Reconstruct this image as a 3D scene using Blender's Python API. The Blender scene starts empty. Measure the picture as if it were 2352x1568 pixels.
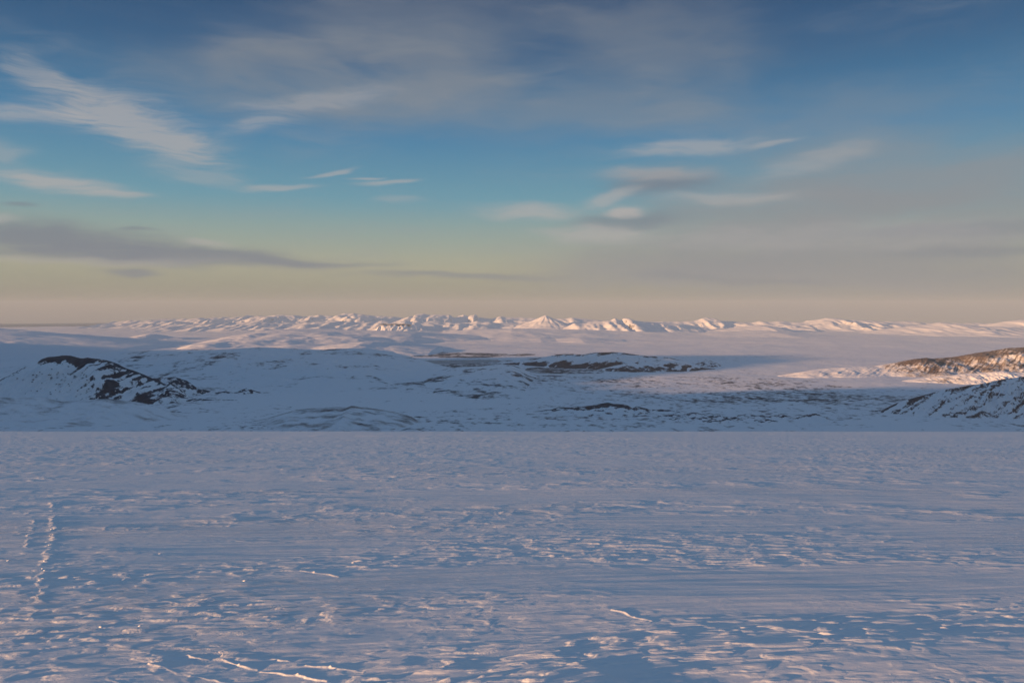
import bpy, math, random
import numpy as np
from mathutils import Vector
R = math.radians
random.seed(4); rng = np.random.default_rng(4)
sc = bpy.context.scene
COL = sc.collection

# ---------------------------------------------------------------- camera
FPX = 1829.0                      # focal length in pixels of a 2352 px wide picture (28 mm lens)
LEVEL = 708.0                     # row of the true level line
PITCH = math.atan((784 - LEVEL) / FPX)
cam = bpy.data.cameras.new('camera'); cam_o = bpy.data.objects.new('camera', cam); COL.objects.link(cam_o)
cam.lens = 28; cam.sensor_width = 36
cam.clip_start = 0.1; cam.clip_end = 400000
cam_o.location = (0, 0, 0); cam_o.rotation_euler = (R(90) - PITCH, 0, 0)
sc.camera = cam_o
sc.view_settings.view_transform = 'Standard'; sc.view_settings.look = 'None'
sc.view_settings.gamma = 1; sc.view_settings.use_curve_mapping = False
sc.view_settings.exposure = 1.3
sc.cycles.volume_bounces = 0
sc.cycles.max_bounces = 4; sc.cycles.diffuse_bounces = 3
sc.cycles.use_denoising = True

# ---------------------------------------------------------------- sun and sky
SUN_AZ = R(-118)                  # measured from +Y (ahead), clockwise: the sun stands left and a little behind
SUN_EL = R(5.3)
sun_dir = Vector((math.sin(SUN_AZ) * math.cos(SUN_EL), math.cos(SUN_AZ) * math.cos(SUN_EL), math.sin(SUN_EL)))
sl = bpy.data.lights.new('sun', 'SUN'); so = bpy.data.objects.new('sun', sl); COL.objects.link(so)
sl.energy = 5.0; sl.angle = R(0.6); sl.color = (1.0, 0.53, 0.24)
so.rotation_euler = sun_dir.to_track_quat('Z', 'Y').to_euler()

world = bpy.data.worlds.new('World'); sc.world = world; world.use_nodes = True
wt = world.node_tree; wt.nodes.clear()

class NT:
    """small helper to write node maths"""
    def __init__(s, t): s.t = t
    def _in(s, sock, v):
        if hasattr(v, 'is_output') or isinstance(v, bpy.types.NodeSocket): s.t.links.new(v, sock)
        else: sock.default_value = v
    def m(s, op, a, b=0.0, c=None, clamp=False):
        n = s.t.nodes.new('ShaderNodeMath'); n.operation = op; n.use_clamp = clamp
        s._in(n.inputs[0], a); s._in(n.inputs[1], b)
        if c is not None: s._in(n.inputs[2], c)
        return n.outputs[0]
    def add(s, a, b): return s.m('ADD', a, b)
    def sub(s, a, b): return s.m('SUBTRACT', a, b)
    def mul(s, a, b): return s.m('MULTIPLY', a, b)
    def comb(s, x, y, z=0.0):
        n = s.t.nodes.new('ShaderNodeCombineXYZ'); s._in(n.inputs[0], x); s._in(n.inputs[1], y); s._in(n.inputs[2], z); return n.outputs[0]
    def noise(s, vec, scale=1.0, detail=4.0, rough=0.55, dist=0.0):
        n = s.t.nodes.new('ShaderNodeTexNoise'); s._in(n.inputs['Vector'], vec)
        n.inputs['Scale'].default_value = scale; n.inputs['Detail'].default_value = detail
        n.inputs['Roughness'].default_value = rough; n.inputs['Distortion'].default_value = dist
        return n.outputs['Fac']
    def sstep(s, a, lo, hi):
        n = s.t.nodes.new('ShaderNodeMapRange'); n.interpolation_type = 'SMOOTHSTEP'
        s._in(n.inputs[0], a); s._in(n.inputs[1], lo); s._in(n.inputs[2], hi)
        return n.outputs[0]
    def mix(s, f, a, b):
        n = s.t.nodes.new('ShaderNodeMix'); n.data_type = 'RGBA'
        s._in(n.inputs[0], f); s._in(n.inputs[6], a); s._in(n.inputs[7], b)
        return n.outputs[2]
    def mapping(s, vec, scale, rot=(0, 0, 0)):
        n = s.t.nodes.new('ShaderNodeMapping'); s._in(n.inputs[0], vec)
        n.inputs['Scale'].default_value = scale; n.inputs['Rotation'].default_value = rot
        return n.outputs[0]

w = NT(wt)
tc = wt.nodes.new('ShaderNodeTexCoord')
sky = wt.nodes.new('ShaderNodeTexSky'); sky.sky_type = 'NISHITA'; sky.sun_disc = False
sky.sun_elevation = SUN_EL; sky.sun_rotation = SUN_AZ
sky.altitude = 1200; sky.air_density = 1.0; sky.dust_density = 1.0; sky.ozone_density = 1.2
sep = wt.nodes.new('ShaderNodeSeparateXYZ'); wt.links.new(tc.outputs['Generated'], sep.inputs[0])
DX, DY, DZ = sep.outputs
AZ = w.mul(w.m('ARCTAN2', DX, DY), 57.29578)          # degrees right of straight ahead
EL = w.mul(w.m('ARCSINE', DZ), 57.29578)
AZEL = w.comb(AZ, EL)
# wisps bend with the wind: warp the sky coordinates a little
w1 = w.sub(w.noise(w.comb(w.mul(AZ, 0.10), w.mul(EL, 0.32), 3.1), 1.0, 3, 0.55), 0.5)
w2 = w.sub(w.noise(w.comb(w.mul(AZ, 0.10), w.mul(EL, 0.32), 9.7), 1.0, 3, 0.55), 0.5)
AZw = w.add(AZ, w.mul(w1, 7.0)); ELw = w.add(EL, w.mul(w2, 2.6))
fib = w.noise(w.comb(w.mul(AZw, 0.20), w.mul(ELw, 1.5), 1.0), 1.0, 6, 0.62, 0.4)      # fibres
fil = w.noise(w.comb(w.mul(AZw, 0.45), w.mul(ELw, 4.2), 2.0), 1.0, 6, 0.65, 0.5)      # fine filaments
fib2 = w.noise(w.comb(w.mul(AZw, 0.07), w.mul(ELw, 0.30), 5.0), 1.0, 5, 0.55, 0.2)     # soft masses

def sky_ang(px, py):
    cx, cz = (px - 1176) / FPX, (784 - py) / FPX
    y = math.cos(PITCH) + cz * math.sin(PITCH); z = -math.sin(PITCH) + cz * math.cos(PITCH)
    return math.degrees(math.atan2(cx, y)), math.degrees(math.asin(z / math.sqrt(cx * cx + y * y + z * z)))

def blob(x0, y0, x1, y1, wid, alpha, fibre=0.5, soft=False):
    """one cloud: a soft spindle between two sky points, broken up by the fibre noise"""
    a0, e0 = sky_ang(x0, y0); a1, e1 = sky_ang(x1, y1)
    wd = wid / FPX * 57.3
    L = math.hypot(a1 - a0, e1 - e0) / 2; ca, sa = (a1 - a0) / 2 / L, (e1 - e0) / 2 / L
    A = AZw if soft else w.add(AZ, w.mul(w1, 6.0)); E = ELw if soft else w.add(EL, w.mul(w2, 2.0))
    da = w.sub(A, (a0 + a1) / 2); de = w.sub(E, (e0 + e1) / 2)
    u = w.mul(w.add(w.mul(da, ca), w.mul(de, sa)), 1 / L)
    v = w.mul(w.sub(w.mul(de, ca), w.mul(da, sa)), 1 / wd)
    d2 = w.add(w.mul(u, u), w.mul(v, v))
    g = w.m('EXPONENT', w.mul(d2, -0.8))
    n = fib2 if soft else w.add(w.mul(fib, 0.55), w.mul(fil, 0.45))
    br = w.sstep(w.mul(g, w.add(1.0, w.mul(w.sub(n, 0.5), 4.5 * fibre))), 0.05, 0.95)
    return w.mul(br, alpha)

def union(lst):
    r = lst[0]
    for b in lst[1:]: r = w.sub(w.add(r, b), w.mul(r, b))
    return r
veil = union([
    blob(430, 165, 1180, 180, 85, .66, .6, True), blob(1080, 290, 1720, 215, 48, .42, .5, True),
    blob(1250, 40, 1750, 120, 90, .38, .6, True), blob(600, 0, 1250, 60, 60, .30, .6, True),
    blob(1400, 600, 2600, 550, 150, .85, .35, True), blob(1600, 450, 2600, 400, 95, .62, .5, True),
    blob(1600, 270, 2300, 250, 60, .30, .6, True), blob(1150, 640, 1900, 600, 50, .50, .4, True)])
bright = union([
    blob(110, 200, 490, 358, 44, .66, .9), blob(-80, 245, 200, 262, 16, .50, .6), blob(0, 130, 140, 190, 26, .38, .8),
    blob(-60, 385, 250, 432, 17, .70, .6), blob(190, 440, 340, 455, 8, .55, .4), blob(540, 240, 880, 212, 18, .38, .7),
    blob(520, 300, 660, 270, 18, .38, .8), blob(700, 402, 800, 388, 5, .5, .3), blob(560, 430, 700, 428, 7, .5, .4),
    blob(790, 412, 870, 413, 4, .5, .3), blob(800, 427, 950, 425, 6, .5, .4), blob(330, 385, 560, 415, 18, .28, .7),
    blob(1100, 482, 1330, 484, 15, .62, .5), blob(1345, 462, 1480, 432, 16, .55, .5), blob(1380, 395, 1640, 390, 16, .45, .4),
    blob(1400, 484, 1480, 478, 11, .8, .4), blob(1250, 530, 1450, 530, 20, .55, .5), blob(1420, 345, 1690, 325, 14, .50, .6),
    blob(1700, 333, 1800, 322, 6, .4, .4), blob(1770, 390, 1960, 345, 20, .34, .6), blob(1560, 452, 1850, 452, 16, .45, .5),
    blob(430, 562, 540, 570, 8, .45, .4), blob(-40, 500, 60, 505, 9, .5, .4), blob(-40, 340, 60, 348, 16, .35, .6),
    blob(-100, 602, 500, 604, 8, .25, .5), blob(840, 465, 950, 468, 7, .25, .5), blob(1400, 550, 2352, 530, 30, .30, .7),
    blob(250, 738, 330, 722, 6, .35, .5)])
dark = union([
    blob(-250, 520, 420, 580, 36, .85, .35), blob(100, 575, 760, 608, 19, .80, .35), blob(500, 600, 900, 612, 7, .5, .4),
    blob(205, 629, 310, 628, 9, .70, .4), blob(325, 533, 390, 534, 5, .5, .3), blob(1400, 412, 1660, 408, 30, .80, .35),
    blob(1310, 508, 1570, 496, 17, .60, .4), blob(840, 632, 1250, 638, 8, .55, .4), blob(1500, 640, 1900, 662, 8, .35, .5),
    blob(1880, 538, 2450, 520, 11, .45, .5), blob(2050, 580, 2500, 572, 9, .4, .5), blob(1300, 718, 2500, 716, 8, .28, .3),
    blob(20, 470, 90, 470, 5, .5, .3)])
def lin(c): return tuple(((v / 255) / 12.92 if v <= 10 else (((v / 255) + 0.055) / 1.055) ** 2.4) for v in c)
SKY_K = 0.132                     # radiance scale of the colours below; the background runs at SKY_S
SKY_S = 0.05
ramp = wt.nodes.new('ShaderNodeValToRGB'); ce = ramp.color_ramp.elements
stops = [(-90, (120, 125, 140)), (-2, (150, 143, 138)), (0.5, (136, 138, 124)), (3, (171, 171, 149)), (5.5, (142, 167, 163)), (7.5, (106, 158, 176)),
         (12, (68, 130, 170)), (17, (50, 97, 138)), (22, (32, 70, 112)), (32, (74, 112, 152)), (45, (100, 130, 165)), (90, (108, 136, 168))]
while len(ce) < len(stops): ce.new(0.5)
for e, (el, c) in zip(ce, stops):
    e.position = (el + 90) / 180; e.color = (*lin(c), 1)
wt.links.new(w.m('MULTIPLY_ADD', EL, 1 / 180, 0.5), ramp.inputs[0])
scl = wt.nodes.new('ShaderNodeVectorMath'); scl.operation = 'SCALE'; wt.links.new(ramp.outputs[0], scl.inputs[0]); scl.inputs[3].default_value = 1 / SKY_K
skycol = w.mix(0.95, sky.outputs[0], scl.outputs[0])
K = lambda c: tuple(v / SKY_K for v in lin(c)) + (1,)
thin = w.mul(w.mul(w.sstep(fib2, 0.42, 0.72), w.sstep(fib, 0.3, 0.75)), 0.22)       # faint high cirrus over the whole dome
skycol = w.mix(thin, skycol, K((150, 156, 165)))
skycol = w.mix(veil, skycol, K((142, 146, 151)))
skycol = w.mix(dark, skycol, K((118, 129, 143)))
skycol = w.mix(bright, skycol, K((182, 178, 176)))
bg = wt.nodes.new('ShaderNodeBackground'); bg.inputs[1].default_value = SKY_S
wt.links.new(skycol, bg.inputs[0])
wo = wt.nodes.new('ShaderNodeOutputWorld'); wt.links.new(bg.outputs[0], wo.inputs[0])

# ---------------------------------------------------------------- noise in numpy
def gnoise(x, y, seed=0):
    x = np.asarray(x, float); y = np.asarray(y, float)
    xi = np.floor(x).astype(np.int64); yi = np.floor(y).astype(np.int64)
    xf = x - xi; yf = y - yi
    u = xf * xf * xf * (xf * (xf * 6 - 15) + 10); v = yf * yf * yf * (yf * (yf * 6 - 15) + 10)
    def g(ix, iy, fx, fy):
        h = (ix * 374761393 + iy * 668265263 + seed * 974634777) & 0xffffffff
        h = ((h ^ (h >> 13)) * 1274126177) & 0xffffffff
        h = (h ^ (h >> 16)) & 0xffff
        a = h * (2 * math.pi / 65536)
        return np.cos(a) * fx + np.sin(a) * fy
    n00 = g(xi, yi, xf, yf); n10 = g(xi + 1, yi, xf - 1, yf)
    n01 = g(xi, yi + 1, xf, yf - 1); n11 = g(xi + 1, yi + 1, xf - 1, yf - 1)
    a = n00 + u * (n10 - n00); b = n01 + u * (n11 - n01)
    return 1.5 * (a + v * (b - a))
def fbm(x, y, oct=4, seed=0, gain=0.5, lac=2.03):
    r = 0; a = 1.0; t = 0
    for i in range(oct):
        r = r + a * gnoise(x, y, seed + i * 17); t += a; a *= gain; x = x * lac + 5.3; y = y * lac - 3.7
    return r / t
def ridged(x, y, oct=4, seed=0, gain=0.5):
    r = 0; a = 1.0; t = 0
    for i in range(oct):
        r = r + a * (1 - np.abs(gnoise(x, y, seed + i * 17)) * 2); t += a; a *= gain; x = x * 2.03 + 5.3; y = y * 2.03 - 3.7
    return r / t
def sst(a, lo, hi):
    t = np.clip((a - lo) / (hi - lo), 0, 1); return t * t * (3 - 2 * t)

# ---------------------------------------------------------------- picture <-> place
RE = 7.4e6                        # earth radius with refraction
HP = 1000.0                       # the valley floor lies this far below the camera
def ray(px, py):
    cx = (np.asarray(px, float) - 1176) / FPX; cz = (784 - np.asarray(py, float)) / FPX
    y = math.cos(PITCH) + cz * math.sin(PITCH); z = -math.sin(PITCH) + cz * math.cos(PITCH)
    return cx / y, z / y          # x and z per metre ahead
def far_of_row(py, H=HP):
    t = -float(ray(1176, py)[1]); return RE * (t - math.sqrt(max(t * t - 2 * H / RE, 0)))

def valley(x, y):
    """height of the valley floor and of the low swells on it"""
    r2 = x * x + y * y
    z = -HP - r2 / (2 * RE)
    d = np.sqrt(r2)
    k = sst(d, 5500, 9000)
    z = z + k * (14 * fbm(x / 1500, y / 1500, 3, 11) + 3.5 * fbm(x / 330, y / 330, 3, 12) + 1.6 * fbm(x / 90, y / 90, 2, 15))
    kk = sst(d, 17000, 24000) * (1 - sst(d, 60000, 70000))
    z = z + kk * (60 * fbm(x / 7000, y / 4200, 4, 13) + 17 * fbm(x / 1500, y / 900, 4, 14))
    return z
LX, LY = 500., 14500.             # the lake lies in a shallow basin
def valley_lake(x, y):
    z = valley(x, y)
    q = ((x + 500) / 2600) ** 2 + ((y - 14600) / 1500) ** 2
    f = 1 - sst(q, 0.6, 1.4)
    return z * (1 - f) + (-HP - 14 - (x * x + y * y) / (2 * RE)) * f

# ---------------------------------------------------------------- mesh helpers
def grid_mesh(name, X, Y, Z, mat, attrs=None, keep=None, wrap=False, smooth=True):
    n, m = X.shape
    co = np.stack([X, Y, Z], -1).reshape(-1, 3)
    i, j = np.meshgrid(np.arange(n - 1), np.arange(m if wrap else m - 1), indexing='ij')
    j2 = (j + 1) % m
    F = np.stack([i * m + j, i * m + j2, (i + 1) * m + j2, (i + 1) * m + j], -1).reshape(-1, 4)
    if keep is not None:
        kv = keep.reshape(-1); F = F[kv[F].any(1)]
        used = np.zeros(len(co), bool); used[F.reshape(-1)] = True
        idx = np.cumsum(used) - 1; F = idx[F]; co = co[used]
    else: used = slice(None)
    me = bpy.data.meshes.new(name)
    me.vertices.add(len(co)); me.vertices.foreach_set('co', co.astype(np.float32).ravel())
    me.loops.add(F.size); me.loops.foreach_set('vertex_index', F.astype(np.int32).ravel())
    me.polygons.add(len(F)); me.polygons.foreach_set('loop_start', (np.arange(len(F)) * 4).astype(np.int32))
    try: me.polygons.foreach_set('loop_total', np.full(len(F), 4, np.int32))
    except Exception: pass
    me.polygons.foreach_set('use_smooth', np.full(len(F), smooth, bool))
    me.update(calc_edges=True); me.validate()
    for k, a in (attrs or {}).items():
        at = me.attributes.new(k, 'FLOAT', 'POINT'); at.data.foreach_set('value', np.asarray(a, np.float32).reshape(-1)[used])
    me.materials.append(mat)
    o = bpy.data.objects.new(name, me); COL.objects.link(o)
    return o
def tag(o, label, cat, kind=None, group=None):
    o['label'] = label; o['category'] = cat
    if kind: o['kind'] = kind
    if group: o['group'] = group
    return o

# ---------------------------------------------------------------- materials
def snow_material(name, snow=(0.80, 0.82, 0.85), rock=(0.012, 0.018, 0.030), rock2=(0.034, 0.042, 0.056), scale=0.02, soft=0.35, bump=0.0, bscale=1.0, streak=(1, 1, 1)):
    m = bpy.data.materials.new(name); m.use_nodes = True; t = m.node_tree; t.nodes.clear(); n = NT(t)
    g = t.nodes.new('ShaderNodeNewGeometry'); pos = n.mapping(g.outputs['Position'], streak)
    at = t.nodes.new('ShaderNodeAttribute'); at.attribute_name = 'rock'
    nz = n.noise(pos, scale, 8, 0.72)
    f = n.sstep(n.add(at.outputs['Fac'], n.mul(n.sub(nz, 0.5), 1.7)), 0.5 - soft / 2, 0.5 + soft / 2)
    rc = n.mix(n.sstep(n.noise(pos, scale * 0.6, 4, 0.6), 0.4, 0.6), (*rock, 1), (*rock2, 1))
    tone = n.mul(n.sub(n.noise(pos, scale * 0.25, 4, 0.6), 0.5), 0.2)
    sc_ = n.mix(n.add(0.5, tone), (snow[0] * 0.90, snow[1] * 0.90, snow[2] * 0.91, 1), (*[min(1, c * 1.05) for c in snow], 1))
    b = t.nodes.new('ShaderNodeBsdfPrincipled')
    t.links.new(n.mix(f, sc_, rc), b.inputs['Base Color'])
    b.inputs['Roughness'].default_value = 0.75; b.inputs['Specular IOR Level'].default_value = 0.15
    if bump:
        bp = t.nodes.new('ShaderNodeBump'); bp.inputs['Strength'].default_value = 1; bp.inputs['Distance'].default_value = bump
        t.links.new(n.noise(pos, bscale, 4, 0.65), bp.inputs['Height']); t.links.new(bp.outputs[0], b.inputs['Normal'])
    o = t.nodes.new('ShaderNodeOutputMaterial'); t.links.new(b.outputs[0], o.inputs[0])
    return m
M_VAL = snow_material('valley_snow', scale=0.012, soft=0.55, rock2=(0.060, 0.060, 0.066), rock=(0.024, 0.028, 0.036), bump=1.2, bscale=0.012)
M_HILL = snow_material('rocky_snow', scale=0.022, soft=0.25, bump=5, bscale=0.03)
M_PATCH = snow_material('patchy_snow', scale=0.010, soft=0.9, rock=(0.10, 0.095, 0.095), rock2=(0.22, 0.20, 0.19), bump=3, bscale=0.02, streak=(1, 2.2, 1))
M_BROWN = snow_material('heath_snow', scale=0.018, soft=0.8, rock=(0.10, 0.075, 0.06), rock2=(0.17, 0.13, 0.105), bump=4, bscale=0.02)
M_FAR = snow_material('far_snow', scale=0.004, soft=0.4, rock=(0.10, 0.10, 0.11), bump=7, bscale=0.004)
M_WOOD = snow_material('wooded_snow', scale=0.014, soft=0.3, rock=(0.016, 0.021, 0.030), rock2=(0.040, 0.044, 0.055), bump=4, bscale=0.03)

# ---------------------------------------------------------------- valley floor: one sheet to the horizon
def polar_angles(half, n, rest):
    a = np.linspace(-half, half, n)
    b = np.linspace(half, 360 - half, rest + 2)[1:-1]
    return np.radians(np.concatenate([a, b]))
def lake_q(x, y): return x, y

def band(py0, py1):               # distances of two picture rows on the valley floor
    return far_of_row(py1), far_of_row(py0)
th = polar_angles(40, 1500, 160)
t_ = np.linspace(0, 1, 950)
rows = np.concatenate([[3200, 4300, 5300], 1 / np.linspace(1 / 6000., 1 / 60000., 900), [64000, 70000, 80000, 95000, 118000, 135000]])
RR, TT = np.meshgrid(rows, th, indexing='ij')
VX, VY = RR * np.sin(TT), RR * np.cos(TT)
VZ = valley_lake(VX, VY)
def patch(x, y, cx, cy, wx, wy): return np.exp(-((x - cx) / wx) ** 2 - ((y - cy) / wy) ** 2)
dens = 0.16 + 1.1 * fbm(VX / 1900, VY / 2600, 4, 21)
fr = 0.42 * fbm(VX / 170, VY / 230, 4, 22, 0.6) + 0.25 * fbm(VX / 520, VY / 420, 3, 24) + 0.35 * fbm(VX / 60, VY / 60, 2, 29)
D_ = RR
dens = dens + 0.55 * patch(VX, VY, -600, 11600, 3800, 1300)      # bare bog below the lake swell
dens = dens + 0.15 * patch(VX, VY, 2600, 10200, 3400, 900) + 0.5 * patch(VX, VY, 4000, 9000, 2300, 600)
dens = dens + 0.25 * patch(VX, VY, 1200, 7500, 3000, 700) - 0.6 * patch(VX, VY, -1400, 8600, 2000, 900)
dens = dens + 0.2 * patch(VX, VY, 1500, 8800, 2500, 600)
dens = dens - 0.5 * sst(D_, 16000, 20000)
rockv = 0.03 + 0.50 * np.clip(dens, -0.3, 1.0) + 1.55 * fr
# dark lava and birch scrub round the lake, laid out where the photograph shows it
def quad(px0, px1, py0, py1, soft=0.25):
    y0, y1 = far_of_row(py1), far_of_row(py0); yc, hw = (y0 + y1) / 2, (y1 - y0) / 2
    xc = float(ray((px0 + px1) / 2, 800)[0]) * yc; hx = abs(float(ray(px1, 800)[0] - ray(px0, 800)[0])) * yc / 2
    return 1 - sst(((VX - xc) / hx) ** 2 + ((VY - yc) / hw) ** 2 + 0.7 * fbm(VX / 500, VY / 700, 3, 31), 0.7, 1.2)
def spots(*qs): return np.maximum.reduce([quad(*q) for q in qs])
lava = spots((975, 1180, 810, 822), (1195, 1400, 842, 858), (980, 1175, 833, 843), (895, 945, 802, 807), (1176, 1232, 811, 818), (1275, 1340, 812, 820), (985, 1160, 834, 842), (1120, 1200, 826, 834),
             (1205, 1290, 841, 850), (1260, 1385, 847, 856), (980, 1040, 808, 812), (1500, 1560, 851, 854), (940, 1010, 816, 820))
rockv = np.where(D_ > 12000, np.minimum(rockv, 0.30), rockv)
rockv = np.maximum(rockv, lava * (0.72 + 1.7 * fr + 0.9 * fbm(VX / 420, VY / 160, 3, 33)) - 0.05)
tag(grid_mesh('valley_floor', VX, VY, VZ, M_VAL, {'rock': rockv}, wrap=True), 'wide snow covered valley floor with scattered bare dark patches', 'valley floor', 'structure')

# frozen lake and the sea
def ice_material(name, c0, c1, rough, scale):
    m = bpy.data.materials.new(name); m.use_nodes = True; t = m.node_tree; n = NT(t); b = t.nodes['Principled BSDF']
    g = t.nodes.new('ShaderNodeNewGeometry')
    t.links.new(n.mix(n.sstep(n.noise(g.outputs['Position'], scale, 5, 0.6), 0.42, 0.62), (*c0, 1), (*c1, 1)), b.inputs['Base Color'])
    b.inputs['Roughness'].default_value = rough
    return m
M_ICE = ice_material('lake_ice', (0.16, 0.19, 0.23), (0.30, 0.34, 0.39), 0.5, 0.006)
M_SEA = ice_material('sea_water', (0.03, 0.05, 0.07), (0.04, 0.06, 0.08), 0.35, 0.0005)
a_ = np.linspace(0, 2 * math.pi, 97)[:-1]; r_ = np.linspace(0.001, 1, 14)
r2, a2 = np.meshgrid(r_, a_, indexing='ij')
def lake(px0, px1, py0, py1, name, label):
    y0, y1 = far_of_row(py1), far_of_row(py0); yc, hw = (y0 + y1) / 2, (y1 - y0) / 2
    hx = abs(float(ray(px1, 800)[0] - ray(px0, 800)[0])) * yc / 2; xc = float(ray((px0 + px1) / 2, 800)[0]) * yc
    k = 1 + 0.16 * fbm(np.cos(a2) * 2, np.sin(a2) * 2, 3, 41)
    x = xc + r2 * k * hx * np.cos(a2); y = yc + r2 * k * hw * np.sin(a2)
    tag(grid_mesh(name, x, y, valley_lake(x, y).max() * 0 + (-HP - 11.5 - (x * x + y * y) / (2 * RE)), M_ICE, wrap=True), label, 'lake', 'structure')
lake(950, 1150, 819.5, 834, 'lake', 'frozen grey blue lake in front of the dark scrub')
thS = np.radians(np.linspace(-75, -17.5, 60)); rS = np.linspace(66000, 133000, 40)
rs, ts = np.meshgrid(rS, thS, indexing='ij')
rs = rs + 2500 * fbm(ts * 14, rs / 9e4, 3, 5) * (rs < 70000)
sx, sy = rs * np.sin(ts), rs * np.cos(ts)
tag(grid_mesh('sea', sx, sy, -HP + 22 - rs * rs / (2 * RE), M_SEA), 'thin dark strip of sea on the far left horizon', 'sea', 'structure')

# ---------------------------------------------------------------- hills traced as crests, each at its own distance
HILLS = []
def hill(name, label, crest, D, slope_f, slope_b, mat, step, cat='hill', power=1.15, wob=0, rough=0.08, rs=300., gully=0.0, gs=140., rock=None, seed=1, foot=0, kind='structure', lean=0.0, minw=120, jag=0.0, jags=90., round_=0.0):
    pts = np.array(crest, float); px, py = pts[:, 0], pts[:, 1]
    if np.isscalar(D): D = np.full(len(px), float(D))
    else: D = np.interp(px, [d[0] for d in D], [d[1] for d in D])
    tx, tz = ray(px, py)
    cx = tx * D; cz = tz * D
    ch = np.maximum(cz - valley(cx, D), 1)
    o = np.argsort(cx); cx, ch, cD = cx[o], ch[o], D[o]
    hm = ch.max()
    wf, wb = hm / slope_f + foot, hm / slope_b + foot
    mg = min(wf, wb) * 0.5 + 60
    xs = np.arange(cx[0] - mg, cx[-1] + mg, step)
    ex = minw * 0.1 + abs(wob) * 0.5
    ys = np.arange(cD.min() - wf * (1.35 + round_) - ex / slope_f - 3 * step, cD.max() + wb * (1.35 + round_) + ex / slope_b + 3 * step, step * (1.0 if wf < 2500 else 1.6))
    Y, X = np.meshgrid(ys, xs, indexing='ij')
    H = np.interp(X, cx, ch); H = H - np.maximum(cx[0] - X, 0) * 0.35 - np.maximum(X - cx[-1], 0) * 0.35
    yc = np.interp(X, cx, cD) + wob * fbm(X / (rs * 3), X * 0, 3, seed)
    Hc = np.maximum(H, 0)
    H2 = H + jag * hm * fbm(X / jags, Y / jags, 4, seed + 9)
    tf = (yc - Y) * slope_f; tb = (Y - yc) * slope_b
    W = np.maximum(Hc * 1.0, 0) ** 0.8 * hm ** 0.2 + minw * 0.1 + foot * slope_f
    tt = np.maximum(tf, tb) / np.maximum(W, 1)
    warp = 0.18 * fbm(X / rs, Y / rs, 4, seed + 2)
    t2 = np.clip(tt + warp * np.minimum(tt * 3, 1), 0, 1.3)
    if round_: t2 = np.sqrt(t2 * t2 + round_ ** 2) - round_
    prof = np.where(t2 < 1, (1 - np.clip(t2, 0, 1)) ** power, 0)
    tail = -6 - 60 * np.maximum(t2 - 1, 0) * (hm / 300)
    h = H2 * prof
    mid = 4 * prof * (1 - prof) * 1.0
    h = h + Hc * rough * fbm(X / rs, Y / rs, 5, seed + 3) * (mid + 0.12)
    if gully:
        gx = X + lean * (Y - yc)
        gl = ridged(gx / gs + 0.4 * fbm(X / rs, Y / rs, 2, seed + 5), Y / (gs * 5.5), 3, seed + 4)
        h = h + Hc * gully * (gl - 0.55) * mid
    h = np.where(prof > 0.001, h - 5 * (1 - sst(prof, 0, 0.06)), -6 + tail)
    h = np.where(H < 0, np.minimum(h, -6), h)
    Z = valley(X, Y) + h
    em = np.minimum(np.minimum(Y - ys[0], ys[-1] - Y), np.minimum(X - xs[0], xs[-1] - X)) / (4 * step)
    h = np.where(em < 1, np.minimum(h, -16 + 10 * em), h)
    vb, vl = valley(X, Y), valley_lake(X, Y); Z = vl + (vb - vl) * sst(h, 0, 40) + h
    gy, gx_ = np.gradient(Z, ys, xs)
    sl_ = np.hypot(gx_, gy)
    rk = rock(X, Y, h, Hc, sl_, prof, yc) if rock else X * 0 - 1
    ob = grid_mesh(name, X, Y, Z, mat, {'rock': rk}, keep=(h > -14))
    tag(ob, label, cat, kind)
    HILLS.append((name, X, Y, Z))
    return ob

# --- left rocky hill with black cliff along its crest
L = -1176
def rk_left(X, Y, h, Hc, s, prof, yc):
    px = 1176 + X / Y * FPX
    n = fbm(X / 120, Y / 120, 4, 77); drop = (yc - Y) * 0.58; n2 = ridged((X + 1.05 * drop) / 85 + 0.5 * n, drop / 420, 3, 78)
    t = (yc - Y) / np.maximum(Hc, 1)
    band_ = sst(px, 78, 95) * (1 - sst(px, 195, 235)) * (1 - sst(t + 0.35 * n, 0.10, 0.38)) * 1.3
    mid_ = sst(px + 60 * n, 205, 250) * (1 - sst(px + 50 * n, 385, 430)) * 0.5
    right = sst(px, 380, 430) * 0.42
    r = 0.06 + band_ + mid_ * (0.6 + 1.3 * n) + right * (0.5 + 1.4 * n) + 0.62 * sst(n2, 0.38, 0.80) * (0.25 + 0.75 * sst(px, 100, 230)) + 0.30 * n
    crest_ = (0.45 + 0.6 * n) * (1 - sst(np.abs(t), 0.02, 0.14)) * sst(px, 230, 300)
    scree = 0.45 * (1 - sst(px, 0, 110)) * (1 - sst(np.abs(t), .1, .5))
    return r + crest_ + scree
hill('hill', 'steep snowy hill at the left with a black cliff along its crest',
     [(-420, 930), (-250, 912), (-120, 893), (0, 873), (57, 842), (86, 835), (92, 826), (107, 820), (140, 816), (160, 817), (190, 823), (200, 820), (225, 824), (260, 831), (292, 845), (312, 851),
      (337, 861), (367, 875), (382, 883), (395, 881), (412, 891), (425, 904), (437, 913), (490, 924), (512, 934), (527, 940), (545, 950)],
     8700, 0.58, 0.62, M_HILL, 7.5, power=0.95, wob=60, rough=0.11, rs=300, gully=0.15, gs=120, rock=rk_left, seed=3, lean=-0.60, jag=0.02)
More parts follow.
